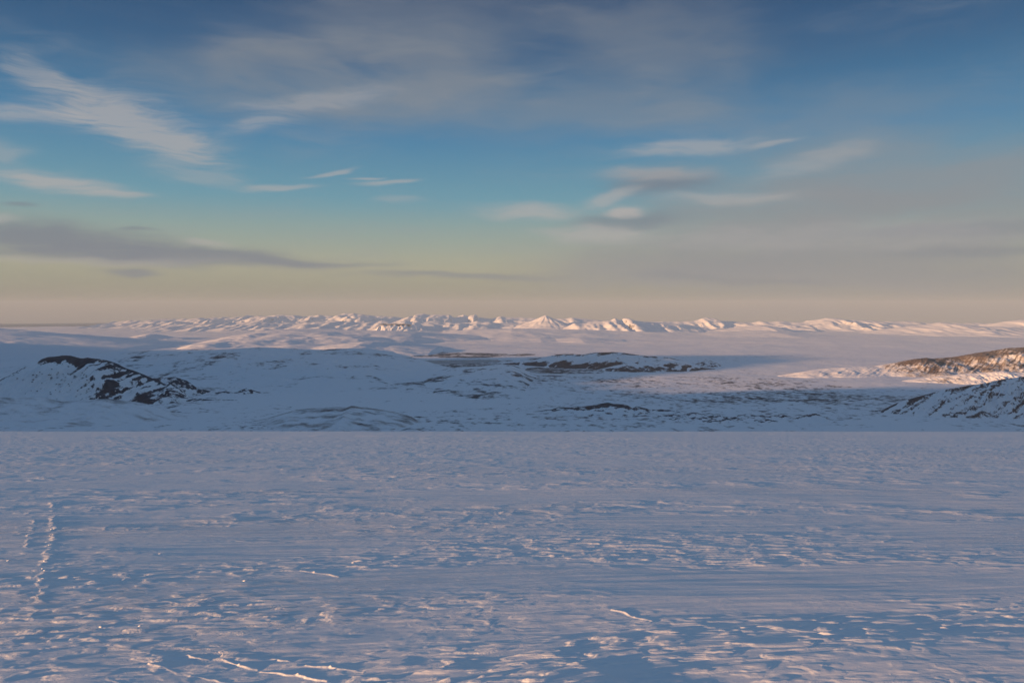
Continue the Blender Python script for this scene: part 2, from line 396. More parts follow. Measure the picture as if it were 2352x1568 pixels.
hill('hill', 'low dark rimmed shoulder trailing behind the left rocky hill',
     [(330, 870), (375, 866), (400, 867), (415, 869), (430, 874), (450, 888), (487, 900), (505, 901), (520, 898), (545, 902), (560, 914), (575, 922)],
     9400, 0.5, 0.5, M_HILL, 8, power=1.0, wob=40, rough=0.2, rs=150, gully=0.15, rock=lambda X, Y, h, Hc, s, p, yc: 0.12 + 0.55 * p + 0.9 * fbm(X / 90, Y / 90, 4, 5), seed=13, jag=0.06)
hill('rocky_knoll', 'tiny dark peaked knoll right of the rocky left hill',
     [(535, 904), (547, 899), (558, 894), (565, 891), (578, 894), (588, 898), (603, 902), (615, 907)],
     9500, 0.4, 0.4, M_HILL, 7, cat='rocky knoll', power=1.1, rough=0.2, rs=100, rock=lambda X, Y, h, Hc, s, p, yc: 0.2 + 0.5 * p + 0.8 * fbm(X / 60, Y / 60, 3, 6), seed=14, jag=0.08)
hill('snow_ridge', 'smooth snow ridge in front of the left rocky hill',
     [(-500, 915), (-250, 905), (0, 910), (35, 915), (80, 911), (140, 922), (215, 917), (250, 915), (285, 919), (312, 921), (340, 928), (362, 937), (385, 948), (405, 959), (425, 972)],
     7350, 0.34, 0.5, M_PATCH, 6.5, cat='ridge', power=1.25, wob=90, rough=0.2, rs=300, rock=lambda X, Y, h, Hc, s, p, yc: 0.10 + 0.30 * sst(p, .72, 1) + 0.75 * fbm(X / 240, Y / 110, 4, 8), seed=5, jag=0.02, foot=120)
hill('hill', 'low rounded snow hill with a thin dark crest, left of the middle',
     [(585, 972), (600, 964), (638, 953), (680, 941), (700, 939), (718, 938), (738, 939), (755, 936), (773, 935), (784, 936), (797, 935), (808, 931.5), (815, 933), (825, 935), (878, 941), (913, 947), (945, 956), (963, 968), (978, 978)],
     7050, 0.26, 0.4, M_PATCH, 5.5, power=0.9, wob=60, rough=0.22, rs=220,
     rock=lambda X, Y, h, Hc, s, p, yc: 0.24 + 0.35 * sst(p, .84, 1) + 0.95 * fbm(X / 210, Y / 90, 4, 9), seed=6, round_=0.15)
hill('rock_ridge', 'narrow black rock ridge poking from snow in the middle of the valley',
     [(1225, 946), (1268, 940), (1283, 934), (1311, 935), (1346, 932), (1373, 930), (1385, 926), (1395, 924), (1410, 927), (1422, 927), (1441, 930), (1453, 938), (1461, 933), (1475, 936), (1492, 940), (1536, 941), (1560, 946)],
     7700, 0.26, 0.3, M_HILL, 5.5, cat='rock ridge', power=0.8, wob=50, rough=0.25, rs=130,
     rock=lambda X, Y, h, Hc, s, p, yc: 0.18 + 0.6 * sst(p, .5, 1) + 0.9 * fbm(X / 90, Y / 60, 4, 10) + 0.45 * patch(X, Y, 940, 7650, 230, 90), seed=7, jag=0.05)
r7 = np.random.default_rng(11)
KN = [(1545, 951, 62), (1592, 947, 48), (1628, 948, 52), (1560, 957, 40), (1652, 954, 60), (1688, 956, 46), (1610, 956, 60), (1718, 950, 46), (1742, 953, 60), (1760, 961, 50), (1795, 952, 55), (1668, 960, 40), (1640, 962, 48)]
for i, (kx, ky, kw) in enumerate(KN):
    hh = r7.uniform(5, 8)
    base = far_of_row(ky + 7)
    lab = ['crumpled dark rock knoll, westmost of the knolls right of the black rock ridge', 'jagged dark knoll topmost in the left half of the knoll cluster', 'pointed rock knoll near the top of the knoll cluster',
           'low rocky knoll at the lower left of the knoll cluster', 'wide crumpled knoll in the middle of the cluster', 'small dark knoll just right of the cluster middle', 'broad knoll low in the left half of the cluster',
           'flat rocky knoll at the top right of the cluster', 'long dark knoll between the cluster and the small dome', 'low dark knoll nearest the small dome at right', 'thin dark knoll behind the small dome at right',
           'small crumpled knoll at the lower middle of the cluster', 'lowest and nearest of the crumpled rock knolls'][i]
    hill('rocky_knoll', lab, [(kx - kw * .55, ky + hh), (kx - kw * .3, ky + hh * .45 * r7.uniform(.6, 1.2)), (kx - kw * .1, ky + r7.uniform(0, 2)), (kx + kw * .05, ky), (kx + kw * .25, ky + hh * .5 * r7.uniform(.5, 1.2)), (kx + kw * .5, ky + hh)],
         base + 60, 0.22, 0.3, M_HILL, 5.0, cat='rocky knoll', power=1.0, rough=0.35, rs=70, rock=lambda X, Y, h, Hc, s, p, yc: 0.14 + 0.5 * p + 0.95 * fbm(X / 60, Y / 45, 4, 20), seed=30 + i, jag=0.10, jags=45)
hill('rocky_knoll', 'small rounded dark knoll standing alone before the right slope',
     [(1806, 971), (1818, 965), (1839, 956), (1850, 953), (1861, 950), (1874, 949), (1886, 953), (1894, 959), (1905, 962), (1919, 966), (1940, 970)],
     7150, 0.24, 0.4, M_HILL, 4.5, cat='rocky knoll', power=1.0, rough=0.15, rs=120, rock=lambda X, Y, h, Hc, s, p, yc: 0.05 + 0.55 * sst(p, .5, 1) + 0.45 * fbm(X / 60, Y / 60, 3, 20), seed=50)
# --- right slopes
def rk_dark(X, Y, h, Hc, s, prof, yc):
    n = fbm(X / 200, Y / 200, 4, 61)
    drop = (yc - Y) * 0.5; st = fbm((X + 4.2 * drop) / 110 + n, (drop - 0.3 * X) / 420, 4, 62, 0.6)
    st2 = fbm((X + 5.0 * drop) / 190 + n, (drop - 0.3 * X) / 700, 4, 63, 0.6)
    return 0.30 + 0.25 * sst(prof, .8, 1) + 0.95 * st2 + 0.55 * st + 0.3 * n
hill('hill', 'shaded right hillside streaked with dark rock and snow',
     [(2008, 950), (2035, 938), (2055, 928), (2076, 919), (2114, 908), (2164, 896), (2214, 886), (2264, 880), (2314, 870), (2352, 865), (2450, 845), (2600, 815), (2800, 780), (3050, 800)],
     [(2000, 7700), (2400, 8000), (3050, 8500)], 0.50, 0.6, M_HILL, 8, power=0.9, wob=50, rough=0.2, rs=300, gully=0.25, gs=150, rock=rk_dark, seed=8, lean=-0.9)
def rk_brown(X, Y, h, Hc, s, prof, yc):
    n = fbm(X / 260, Y / 260, 4, 71)
    st = ridged((X - 1.2 * (Y - yc)) / 110 + 0.8 * n, Y / 900, 3, 72)
    px = 1176 + X / Y * FPX
    k = sst(px, 1980, 2120)
    return 0.0 + k * (0.50 + 0.32 * sst(prof + 0.25 * n, .45, 1.0)) + 0.55 * sst(st, 0.45, 0.95) * (0.25 + 0.75 * k) * sst(prof, .18, .4) + 0.45 * n
hill('hill', 'sunlit right hill of brown heath and gullied snow',
     [(1790, 862), (1830, 854), (1871, 848), (1960, 842), (2014, 840), (2064, 831), (2096, 824), (2126, 821), (2140, 823), (2189, 820), (2239, 811), (2289, 803), (2314, 798), (2352, 796), (2450, 780), (2600, 760), (2800, 780), (3000, 815)],
     [(1790, 11900), (2060, 12400), (2352, 12900), (3000, 13300)], 0.33, 0.4, M_BROWN, 12, power=1.0, wob=150, rough=0.22, rs=420, gully=0.13, gs=190, rock=rk_brown, seed=9, lean=-1.2)
hill('snow_ridge', 'low sunlit snow foot in front of the brown right hill',
     [(2080, 874), (2120, 868), (2180, 862), (2214, 858), (2260, 856), (2300, 852), (2352, 856), (2450, 850), (2600, 850)],
     11000, 0.28, 0.3, M_BROWN, 9, cat='ridge', power=0.9, wob=90, rough=0.25, rs=200, gully=0.2, gs=90, rock=lambda X, Y, h, Hc, s, p, yc: -0.05 + 0.5 * patch(X / Y * FPX + 1176, Y, 2175, 10800, 50, 260) + 0.6 * fbm(X / 90, Y / 90, 3, 4), seed=19)
# --- the middle: wooded hill by the lake
def rk_wood(X, Y, h, Hc, s, prof, yc):
    n = fbm(X / 260, Y / 260, 4, 81)
    low = (1 - sst(prof, .25, .62)) * sst(prof, 0.0, .03)
    st = ridged((X - 0.5 * (Y - yc)) / 260 + 0.5 * n, Y / 2500, 2, 82)
    return 0.12 + 0.95 * low * sst(st, .05, .55) + 0.42 * sst(prof, .7, 1) + 0.75 * n
hill('hill', 'dark wooded hill with snow gullies beyond the frozen lake',
     [(1060, 840), (1100, 834), (1150, 830), (1176, 828), (1240, 822), (1278, 815), (1300, 813), (1336, 814), (1361, 810), (1380, 809), (1406, 808), (1425, 809), (1446, 812), (1488, 818), (1526, 819), (1551, 824), (1576, 829), (1600, 838), (1640, 846)],
     [(1060, 15200), (1200, 14700), (1400, 14000), (1640, 13300)], 0.24, 0.3, M_WOOD, 11, power=0.85, wob=120, rough=0.25, rs=330, gully=0.32, gs=260, rock=rk_wood, seed=10, lean=-1.2)
hill('hill', 'small dark cliff foot at the right end of the wooded hill',
     [(1370, 850), (1400, 842), (1430, 836), (1452, 833), (1470, 836), (1482, 833), (1500, 836), (1520, 840), (1540, 843), (1560, 850)],
     13000, 0.28, 0.3, M_WOOD, 9, power=0.6, wob=60, rough=0.25, rs=160, gully=0.2, rock=lambda X, Y, h, Hc, s, p, yc: 0.65 + 0.5 * fbm(X / 120, Y / 120, 3, 4) - 0.4 * sst(p, .6, .8), seed=20)
hill('rocky_knoll', 'little dark knoll standing right of the wooded hill',
     [(1592, 833), (1601, 829), (1621, 824), (1632, 827), (1641, 832), (1650, 835)],
     14200, 0.25, 0.3, M_HILL, 8, cat='rocky knoll', power=0.9, rough=0.2, rs=100, rock=lambda X, Y, h, Hc, s, p, yc: 0.4 + 0.6 * fbm(X / 100, Y / 100, 3, 4), seed=21)
hill('hill', 'broad shaded snow swell in front of the lake',
     [(250, 808), (430, 801), (520, 799), (588, 797), (640, 799), (700, 803), (738, 804), (770, 801), (800, 800), (830, 801), (863, 803), (900, 809), (938, 818), (975, 830), (1013, 841), (1060, 848)],
     [(430, 15500), (738, 14000), (938, 13300), (1060, 12500)], 0.09, 0.2, M_VAL, 14, power=1.1, wob=160, rough=0.18, rs=500, rock=lambda X, Y, h, Hc, s, p, yc: 0.02 + 0.15 * p * sst(Hc, 20, 100) * 0.6 + 0.8 * fbm(X / 190, Y / 190, 4, 44) + 0.8 * fbm(X / 900, Y / 900, 2, 47), seed=22, round_=0.2)
hill('hill', 'low snow mound between the swell and the wooded hill',
     [(1000, 854), (1040, 845), (1100, 842), (1150, 839), (1176, 840), (1196, 846), (1214, 855), (1232, 865)],
     12000, 0.06, 0.1, M_VAL, 12, power=1.2, wob=60, rough=0.1, rs=300, rock=lambda X, Y, h, Hc, s, p, yc: 0.20 + 0.9 * fbm(X / 120, Y / 150, 4, 45) + 0.9 * fbm(X / 700, Y / 600, 2, 46), seed=23, round_=0.3)
# --- lit swells of the far plain
hill('hill', 'long shaded snow slope at the far left edge',
     [(-400, 740), (-200, 750), (0, 760), (60, 766), (110, 771), (180, 777), (260, 785), (330, 793)],
     [(-400, 23000), (330, 20500)], 0.05, 0.08, M_VAL, 30, power=1.1, rough=0.1, rs=1200, seed=24, round_=0.2)
hill('hill', 'small pink sunlit mound on the left plain',
     [(290, 775), (320, 770), (345, 766), (356, 767), (380, 773), (430, 777)], 27000, 0.09, 0.12, M_FAR, 28, power=1.1, rough=0.15, rs=500, seed=25)
hill('plateau', 'long sunlit pink snow plateau left of the middle',
     [(520, 778), (560, 768), (600, 761), (640, 758), (700, 758), (800, 759), (900, 760), (960, 763), (1040, 770), (1120, 775)],
     [(520, 25000), (1120, 28000)], 0.07, 0.05, M_FAR, 36, cat='plateau', power=0.8, wob=800, rough=0.22, rs=1600, seed=26, round_=0.3)
hill('plateau', 'lower sunlit pink snow bench facing the swell',
     [(600, 795), (680, 792), (740, 794), (800, 788), (840, 785), (860, 786), (900, 792), (1000, 800)],
     [(600, 19800), (1000, 19000)], 0.07, 0.07, M_FAR, 24, cat='plateau', power=0.8, wob=400, rough=0.2, rs=700, seed=27, round_=0.3)
hill('hill', 'pink snow rise below the pointed cone mountain',
     [(950, 765), (1020, 762), (1080, 757), (1176, 754), (1280, 756), (1400, 760), (1600, 765), (1750, 760), (1850, 764)],
     33000, 0.05, 0.05, M_FAR, 45, power=1.0, wob=900, rough=0.2, rs=1800, seed=28, round_=0.3)
hill('hill', 'pair of faint pink mounds on the middle plain',
     [(1130, 780), (1200, 777), (1240, 776), (1275, 778), (1330, 775), (1370, 777), (1430, 781)],
     26000, 0.07, 0.07, M_FAR, 30, power=1.0, wob=300, rough=0.2, rs=900, seed=29, round_=0.3)

# ---------------------------------------------------------------- far mountains
def rk_far(X, Y, h, Hc, s, p, yc): return -0.15 + 0.5 * fbm(X / 900, Y / 900, 4, 91) + 0.5 * sst(s, .35, .7)
def far(label, crest, D, sf=0.16, sb=0.2, power=1.0, gully=0.35, rough=0.4, rs=2600., gs=1500., jag=0.05, jags=1300., seed=1, rock=rk_far, name='mountain', foot=300, step=60, wob=900, rd=0.0):
    hill(name, label, crest, D, sf, sb, M_FAR, step, cat='mountain', power=power, wob=wob, rough=rough * 0.8, rs=rs, gully=gully * 0.6, gs=gs, rock=rock, seed=seed, jag=jag * 0.7, jags=jags, foot=foot, round_=rd)
def jagged(x0, x1, rows, step, amp, seed):
    q = np.random.default_rng(seed); xs = np.arange(x0, x1 + .1, step)
    base = np.interp(xs, [a for a, b in rows], [b for a, b in rows])
    return [(x, b + q.normal(0, amp * 0.7)) for x, b in zip(xs, base)]
far('ragged line of low snow peaks on the left horizon', jagged(248, 620, [(240, 742), (300, 737), (400, 732), (500, 729), (560, 728), (620, 727)], 9, 1.6, 3), 52000, 0.10, 0.16, seed=101, rough=0.6, gully=0.4, gs=1300, jag=0.10)
far('nearer broken snow foothills under the left peaks', jagged(340, 740, [(340, 750), (420, 745), (520, 742), (600, 740), (680, 742), (740, 748)], 12, 1.5, 4), 43000, 0.08, 0.12, seed=102, rough=0.6, gully=0.4, gs=1000, jag=0.12)
far('pointed snow peaks left of the table mountains', jagged(580, 960, [(580, 729), (630, 724), (655, 722), (700, 727), (733, 723), (770, 727), (797, 719), (830, 722), (870, 726), (960, 732)], 9, 1.1, 5), 50000, 0.13, 0.18, seed=103, rough=0.5, gully=0.5, gs=1200, jag=0.08)
far('broken snow foothills below the pointed peaks', jagged(640, 1130, [(640, 746), (720, 738), (800, 738), (900, 740), (1000, 738), (1060, 742), (1130, 750)], 12, 1.6, 6), 41000, 0.09, 0.12, seed=104, rough=0.6, gully=0.5, jag=0.12)
far('flat topped snow cliff with a dark rim in the far range', [(865, 752), (872, 744), (890, 743), (915, 743), (935, 744), (955, 748), (975, 753), (985, 757)], 37500, 0.30, 0.12, seed=105, rough=0.2, gully=0.5, gs=260, jag=0.02, step=40, foot=50,
    rock=lambda X, Y, h, Hc, s, p, yc: -0.2 + 0.9 * sst(p, .55, .85) * sst(yc - Y, -100, 100) * (1 - sst(1176 + X / Y * FPX, 940, 962)) + 0.4 * fbm(X / 300, Y / 300, 3, 1))
far('table shaped snow mountain with a craggy bright top', [(910, 738), (930, 731), (945, 726), (954, 728), (957, 722), (965, 721), (975, 720.5), (985, 723), (1000, 722), (1015, 722), (1035, 723), (1042, 728), (1060, 732)], 47000, 0.14, 0.16, seed=106, rough=0.35, gully=0.4, gs=900, jag=0.03)
far('twin pointed snow peaks between the table mountain and the cone', [(1035, 735), (1052, 727), (1066, 723), (1075, 727), (1084, 724), (1093, 722), (1099, 729), (1130, 732), (1150, 726), (1160, 728), (1200, 729), (1240, 731)], 48000, 0.14, 0.16, seed=107, rough=0.4, gully=0.4, jag=0.05)
far('snow foothills left of the cone mountain', jagged(1040, 1260, [(1040, 745), (1100, 739), (1180, 742), (1260, 750)], 14, 1.2, 8), 42500, 0.08, 0.1, seed=108, rough=0.5, gully=0.4, jag=0.1)
far('broad shaded blue ridge just right of the cone', [(1250, 735), (1280, 732), (1300, 731), (1312, 729), (1330, 730), (1350, 733), (1390, 737), (1420, 742)], 44000, 0.14, 0.16, seed=109, rough=0.3, gully=0.5)
far('snow mountain with two sunlit horns right of the cone', [(1300, 751), (1318, 742), (1335, 743), (1360, 740), (1385, 737), (1400, 736), (1408, 732), (1412, 730.5), (1418, 734), (1424, 736), (1430, 731), (1436, 730), (1444, 731), (1452, 735), (1480, 739), (1520, 741), (1580, 745), (1620, 752)], 38500, 0.13, 0.16, seed=110, rough=0.25, gully=0.5, gs=800, jag=0.02)
far('long shaded ridge with a snow dome in the far middle right', [(1460, 741), (1520, 738), (1560, 738), (1590, 737), (1600, 735), (1610, 731), (1622, 729), (1636, 729.5), (1646, 733), (1650, 737), (1690, 738), (1700, 741), (1740, 745)], 45000, 0.16, 0.16, seed=111, rough=0.25, gully=0.5, gs=700, jag=0.02)
far('wide low snow range on the right with rounded tops', [(1640, 752), (1700, 742), (1730, 742), (1750, 737), (1765, 739), (1800, 737), (1815, 740), (1850, 739), (1872, 735), (1895, 730), (1910, 730), (1930, 732), (1945, 735), (1960, 734), (1975, 735), (2000, 736), (2030, 741), (2080, 743), (2120, 746)], 43000, 0.11, 0.15, seed=112, rough=0.4, gully=0.5, gs=900, jag=0.04)
far('faint line of small snow peaks behind the right range', jagged(1980, 2352, [(1980, 738), (2080, 738), (2140, 741), (2250, 742), (2352, 742)], 12, 1.2, 9) + [(2420, 742), (2500, 745)], 52000, 0.12, 0.15, seed=113, rough=0.5, gully=0.5)
far('broad pink snow shield with a small point at the right', [(1980, 764), (2040, 756), (2080, 751), (2120, 747), (2145, 744), (2162, 741), (2185, 743), (2220, 747), (2280, 750), (2352, 752), (2450, 752), (2600, 760)], 35000, 0.08, 0.12, seed=114, rough=0.4, gully=0.4, gs=1000)
far('sunlit snow summit cut by the right edge', [(2270, 748), (2290, 742), (2310, 738), (2325, 736), (2336, 735), (2345, 734), (2360, 738), (2400, 741), (2460, 742), (2520, 748)], 41000, 0.13, 0.15, seed=115, rough=0.3, gully=0.5)
far('low pink shoulder between the shaded ridge and the right range', [(1560, 762), (1640, 757), (1700, 750), (1745, 746), (1775, 750), (1820, 757), (1880, 762)], 37000, 0.09, 0.1, seed=116, rough=0.25, gully=0.3)
# the cone
def cone(label, px, py, D, rad, seed):
    tx, tz = ray(px, py); x0 = float(tx) * D; top = float(tz) * D
    xs = np.arange(-rad * 1.15, rad * 1.15, 32.); Y, X = np.meshgrid(xs + D, xs + x0, indexing='ij')
    dx, dy = X - x0, Y - D; r = np.hypot(dx, dy * 0.9) * (1 + 0.10 * fbm(X / 900, Y / 900, 3, seed)); a = np.arctan2(dy, dx)
    H = top - float(valley(np.array(x0), np.array(D)))
    t = r / rad
    pr = np.clip(1 - t, 0, 1) ** 1.35 * 0.9 + 0.1 * np.clip(1 - t, 0, 1) ** 4
    sp = ridged(np.cos(a) * 2.6 + 1, np.sin(a) * 2.6 + r / 2500, 3, seed + 1)
    h = H * pr * (1 + 0.09 * (sp - 0.6) * np.clip(t * 5, 0, 1)) + 26 * fbm(X / 420, Y / 420, 4, seed + 2) * np.clip(t * 8, 0.1, 1) * (t < 1)
    h = np.where(t < 1, h - 8 * (1 - sst(1 - t, 0, .1)), -20)
    tag(grid_mesh('mountain', X, Y, valley(X, Y) + h, M_FAR, {'rock': X * 0 - 0.1 + 0.35 * fbm(X / 300, Y / 300, 3, 5) + 0.2 * (np.abs(a) < 1.2)}, keep=h > -15), label, 'mountain', 'structure')  # the mask makes the right flank a little darker
cone('pointed cone shaped snow mountain standing highest near the middle', 1253, 723.5, 40000, 2500, 130)

# ---------------------------------------------------------------- unseen massif added at the left, its ridge shaped to shade the valley
def massif(label, pts, slope, seed):
    P = np.array(pts, float)
    xs = np.arange(P[:, 0].min() - 4200, P[:, 0].max() + 4200, 70.); ys = np.arange(P[:, 1].min() - 3500, P[:, 1].max() + 3500, 70.)
    Y, X = np.meshgrid(ys, xs, indexing='ij'); best = np.full(X.shape, -1e9)
    for (x0, y0, h0), (x1, y1, h1) in zip(P[:-1], P[1:]):
        t = np.clip(((X - x0) * (x1 - x0) + (Y - y0) * (y1 - y0)) / ((x1 - x0) ** 2 + (y1 - y0) ** 2), 0, 1)
        d = np.hypot(X - x0 - t * (x1 - x0), Y - y0 - t * (y1 - y0))
        best = np.maximum(best, h0 + t * (h1 - h0) - slope * d)
    h = best + 130 * fbm(X / 900, Y / 900, 5, seed) * sst(best, -50, 300)
    h = np.where(h < 0, -20, h)
    gy, gx = np.gradient(h, 70., 70.)
    tag(grid_mesh('mountain', X, Y, valley(X, Y) + h, M_HILL, {'rock': -0.1 + 0.9 * sst(np.hypot(gx, gy), .5, .9) + .6 * fbm(X / 300, Y / 300, 3, 5)}, keep=h > -15), label, 'mountain', 'structure')
massif('unseen snowy massif added beyond the left edge to shade the valley',
       [(-8000, -600, 1950), (-8800, 1600, 1850), (-9500, 3300, 1250), (-10300, 4900, 1230), (-11500, 6300, 1850), (-12300, 7400, 1950), (-13000, 8700, 1700), (-13900, 10400, 1100), (-15200, 12800, 900), (-16800, 14800, 900), (-18600, 16600, 800), (-20800, 19200, 600)], 0.62, 7)

# ---------------------------------------------------------------- the snowfield in front
EYE = 2.0
S0 = 0.1545 - EYE / 130.0
def softplus_drop(y):             # extra fall beyond the rim
    d = np.maximum(y - 122.0, 0)
    return np.where(d < 60, 0.5 * 0.0045 * d * d, 0.5 * 0.0045 * 3600 + 0.27 * (d - 60))
def gp(px, py):                   # a picture point on the snowfield
    tx, tz = ray(px, py); y = EYE / (-float(tz) - S0)
    if y < 9: y = (EYE + 0.034 * 9) / (-float(tz) - S0 + 0.034)
    return float(tx) * y, y
AW = R(14)
def seg_d(x, y, a, b):
    ax, ay = a; bx, by = b; L2 = (bx - ax) ** 2 + (by - ay) ** 2
    t = np.clip(((x - ax) * (bx - ax) + (y - ay) * (by - ay)) / L2, 0, 1)
    sgn = np.sign((bx - ax) * (y - ay) - (by - ay) * (x - ax))
    return np.hypot(x - ax - t * (bx - ax), y - ay - t * (by - ay)), t, sgn
def crust_lines():
    L = []
    def run(pts, h, wd): L.append(([gp(*p) for p in pts], h, wd))
    run([(122, 1148), (124, 1190), (122, 1230), (108, 1280), (95, 1330), (92, 1380)], 0.011, 0.075)
    run([(76, 1190), (70, 1225), (62, 1250)], 0.009, 0.05)
    run([(430, 1499), (490, 1512)], 0.010, 0.020); run([(505, 1511), (548, 1520), (592, 1528)], 0.010, 0.020)
    run([(600, 1532), (680, 1545), (752, 1560)], 0.010, 0.020); run([(618, 1505), (678, 1511)], 0.010, 0.020)
    run([(702, 1519), (760, 1526), (832, 1538)], 0.010, 0.020); run([(345, 1520), (440, 1545), (545, 1568), (600, 1590)], 0.009, 0.020)
    run([(240, 1552), (290, 1570)], 0.010, 0.025)
    run([(688, 1306), (725, 1309), (780, 1317)], 0.011, 0.03); run([(365, 1372), (415, 1382)], 0.011, 0.03)
    run([(1410, 1392), (1460, 1408), (1500, 1420)], 0.010, 0.025)
    return L
CRUST = crust_lines()
def snow_h(x, y):
    d = np.hypot(x, y)
    near = 1 - sst(d, 22, 60)
    z = -EYE - S0 * y - softplus_drop(y)
    z = z - 0.034 * np.maximum(9 - y, 0) * (y > -3) - 0.408 * (y <= -3)      # the slope eases a little towards the viewer
    z = np.where(y < -40, z - S0 * 0.75 * (-40 - y) * 1.0, z)      # flatter behind
    ca, sa = math.cos(AW), math.sin(AW)
    bend = 0.5 * fbm(x / 14, y / 14, 2, 201)
    xc = np.clip(x, -14, 14)
    wx, wy = x, y + 0.9 * fbm(x / 11, y / 11, 2, 202) + 0.008 * xc * xc
    u = wx * ca + wy * sa; v = -wx * sa + wy * ca
    fade = 1 - 0.0 * near
    drift = 0.032 * fbm(u / 7, v / 3.2, 3, 203) + 0.10 * fbm(x / 40, y / 28, 3, 304)
    drift = drift + 0.009 * fbm(u / 2.0, v / 0.5, 3, 205)
    mask = sst(fbm(u / 9, v / 3.0, 3, 206) + 0.13, -0.12, 0.32)
    nr = 1 - sst(d, 9, 20)                     # nearby the small plates can be seen; farther off only the long ones
    u2 = u + 0.30 * fbm(u / 1.2, v / 0.8, 2, 207)
    n = fbm(u2 / 0.42, v / 0.17, 2, 208, 0.42)
    nf = fbm(u2 / 1.1, v / 0.6, 3, 218, 0.45)
    plate = nr * (0.0075 * sst(n, 0.00, 0.20) + 0.006 * sst(n, 0.24, 0.40)) + (1 - nr) * (0.011 * sst(nf, -0.02, 0.20) + 0.009 * sst(nf, 0.22, 0.40))
    n2 = fbm(u2 / 0.35, v / 0.10, 2, 209, 0.5)
    small = 0.0040 * sst(n2, 0.05, 0.30) * (1 - sst(d, 6, 12))
    clod = 0.011 * np.maximum(fbm(u2 / 0.32, v / 0.13, 3, 210, 0.45) - 0.30, 0) / 0.3 * (1 - 0.7 * sst(d, 14, 30))
    # wind-scoured grooves everywhere, faint
    groove = 0.007 * fbm(u / 2.6, v / 0.22, 2, 211)
    h = drift + mask * (plate + small + clod) + 0.25 * small + groove
    # the mound at the bottom and the scarp that runs off to the right of it
    mx, my = gp(1240, 1600)
    q = ((x - mx) / 0.75) ** 2 + ((y - my) / 0.45) ** 2
    h = h + 0.06 * np.exp(-q)
    ex, ey = gp(1385, 1545)
    h = h + 0.025 * sst(-(x - ex) * 0.9 - (y - ey) * 0.6, -0.02, 0.10) * np.exp(-((x - ex) / 0.5) ** 2 - ((y - ey) / 0.45) ** 2)
    # a big smooth drift at the right
    cx_, cy_ = gp(1950, 1500)
    h = h + 0.06 * np.exp(-((u - (cx_ * ca + cy_ * sa)) / 3.2) ** 2 - ((v - (-cx_ * sa + cy_ * ca)) / 0.9) ** 2)
    for pts, hh, wd in CRUST:
        for a, b in zip(pts[:-1], pts[1:]):
            bb = np.hypot(b[0] - a[0], b[1] - a[1])
            sel = (np.abs(x - (a[0] + b[0]) / 2) < bb / 2 + 1) & (np.abs(y - (a[1] + b[1]) / 2) < bb / 2 + 1)
            if not np.any(sel): continue
            xx, yy = x[sel], y[sel]
            dd, t, sg = seg_d(xx + (0.14 if wd > 0.04 else 0.05) * fbm(xx / .3, yy / .3, 3, 220), yy + 0.05 * fbm(xx / .22 + 9, yy / .22, 3, 221), a, b)
            brk = ((0.0 if len(pts) > 2 and wd > 0.04 else 0.25) + 0.75 * sst(fbm(xx / 0.5, yy / 0.5, 3, 222), -0.35, 0.25)) * sst(np.minimum(t, 1 - t) * bb + (0.1 if len(pts) > 2 else 0), 0, 0.10)
            h[sel] = np.maximum(h[sel], h[sel] * 1.0 + hh * brk * (1 - sst(dd, wd * 0.25, wd)))
    return z + h
def snowfield_material():
    m = bpy.data.materials.new('wind_packed_snow'); m.use_nodes = True; t = m.node_tree; n = NT(t); b = t.nodes['Principled BSDF']
    g = t.nodes.new('ShaderNodeNewGeometry')
    rot = n.mapping(g.outputs['Position'], (1, 1, 1), (0, 0, -AW))
    st = n.mapping(rot, (0.45, 1.0, 1.0))
    c = n.mix(n.noise(st, 1.6, 5, 0.6), (0.72, 0.745, 0.78, 1), (0.82, 0.835, 0.85, 1))
    t.links.new(c, b.inputs['Base Color'])
    b.inputs['Roughness'].default_value = 0.6; b.inputs['Specular IOR Level'].default_value = 0.25
    warp = n.noise(n.mapping(rot, (0.5, 1.1, 1)), 1.1, 3, 0.6)
    stw = n.mapping(rot, (0.42, 1.0, 1.0)); va = t.nodes.new('ShaderNodeVectorMath'); va.operation = 'ADD'
    t.links.new(stw, va.inputs[0]); t.links.new(n.comb(n.mul(warp, 1.1), n.mul(warp, 0.5)), va.inputs[1]); stw = va.outputs[0]
    patch_ = n.sstep(n.noise(n.mapping(rot, (0.35, 1, 1)), 0.22, 4, 0.6), 0.43, 0.64)
    a1 = n.noise(stw, 5.0, 6, 0.62); a2 = n.noise(stw, 14.0, 5, 0.6); h3 = n.noise(g.outputs['Position'], 70, 3, 0.6)
    crust = n.add(n.mul(n.sstep(a1, 0.50, 0.56), 0.008), n.mul(n.sstep(a1, 0.60, 0.64), 0.007))
    crust = n.add(crust, n.mul(n.sstep(a2, 0.54, 0.60), 0.0045))
    hh = n.mul(crust, n.add(0.16, n.mul(patch_, 0.72)))
    hh = n.add(hh, n.add(n.mul(n.noise(st, 11.0, 5, 0.6), 0.0045), n.mul(h3, 0.0013)))
    bp = t.nodes.new('ShaderNodeBump'); bp.inputs['Strength'].default_value = 1.0; bp.inputs['Distance'].default_value = 1.0
    t.links.new(hh, bp.inputs['Height']); t.links.new(bp.outputs[0], b.inputs['Normal'])
    return m
M_SNOW = snowfield_material()
th2 = polar_angles(37, 1350, 130)
r1 = 1 / np.linspace(1 / 3.4, 1 / 60., 1250); r2_ = np.linspace(60, 150, 150)[1:]; r3 = np.geomspace(152, 3300, 60)
rr = np.concatenate([[0.05, 0.6, 1.5, 2.6], r1, r2_, r3])
QR, QT = np.meshgrid(rr, th2, indexing='ij')
QX, QY = QR * np.sin(QT), QR * np.cos(QT)
QZ = snow_h(QX.ravel(), QY.ravel()).reshape(QX.shape)
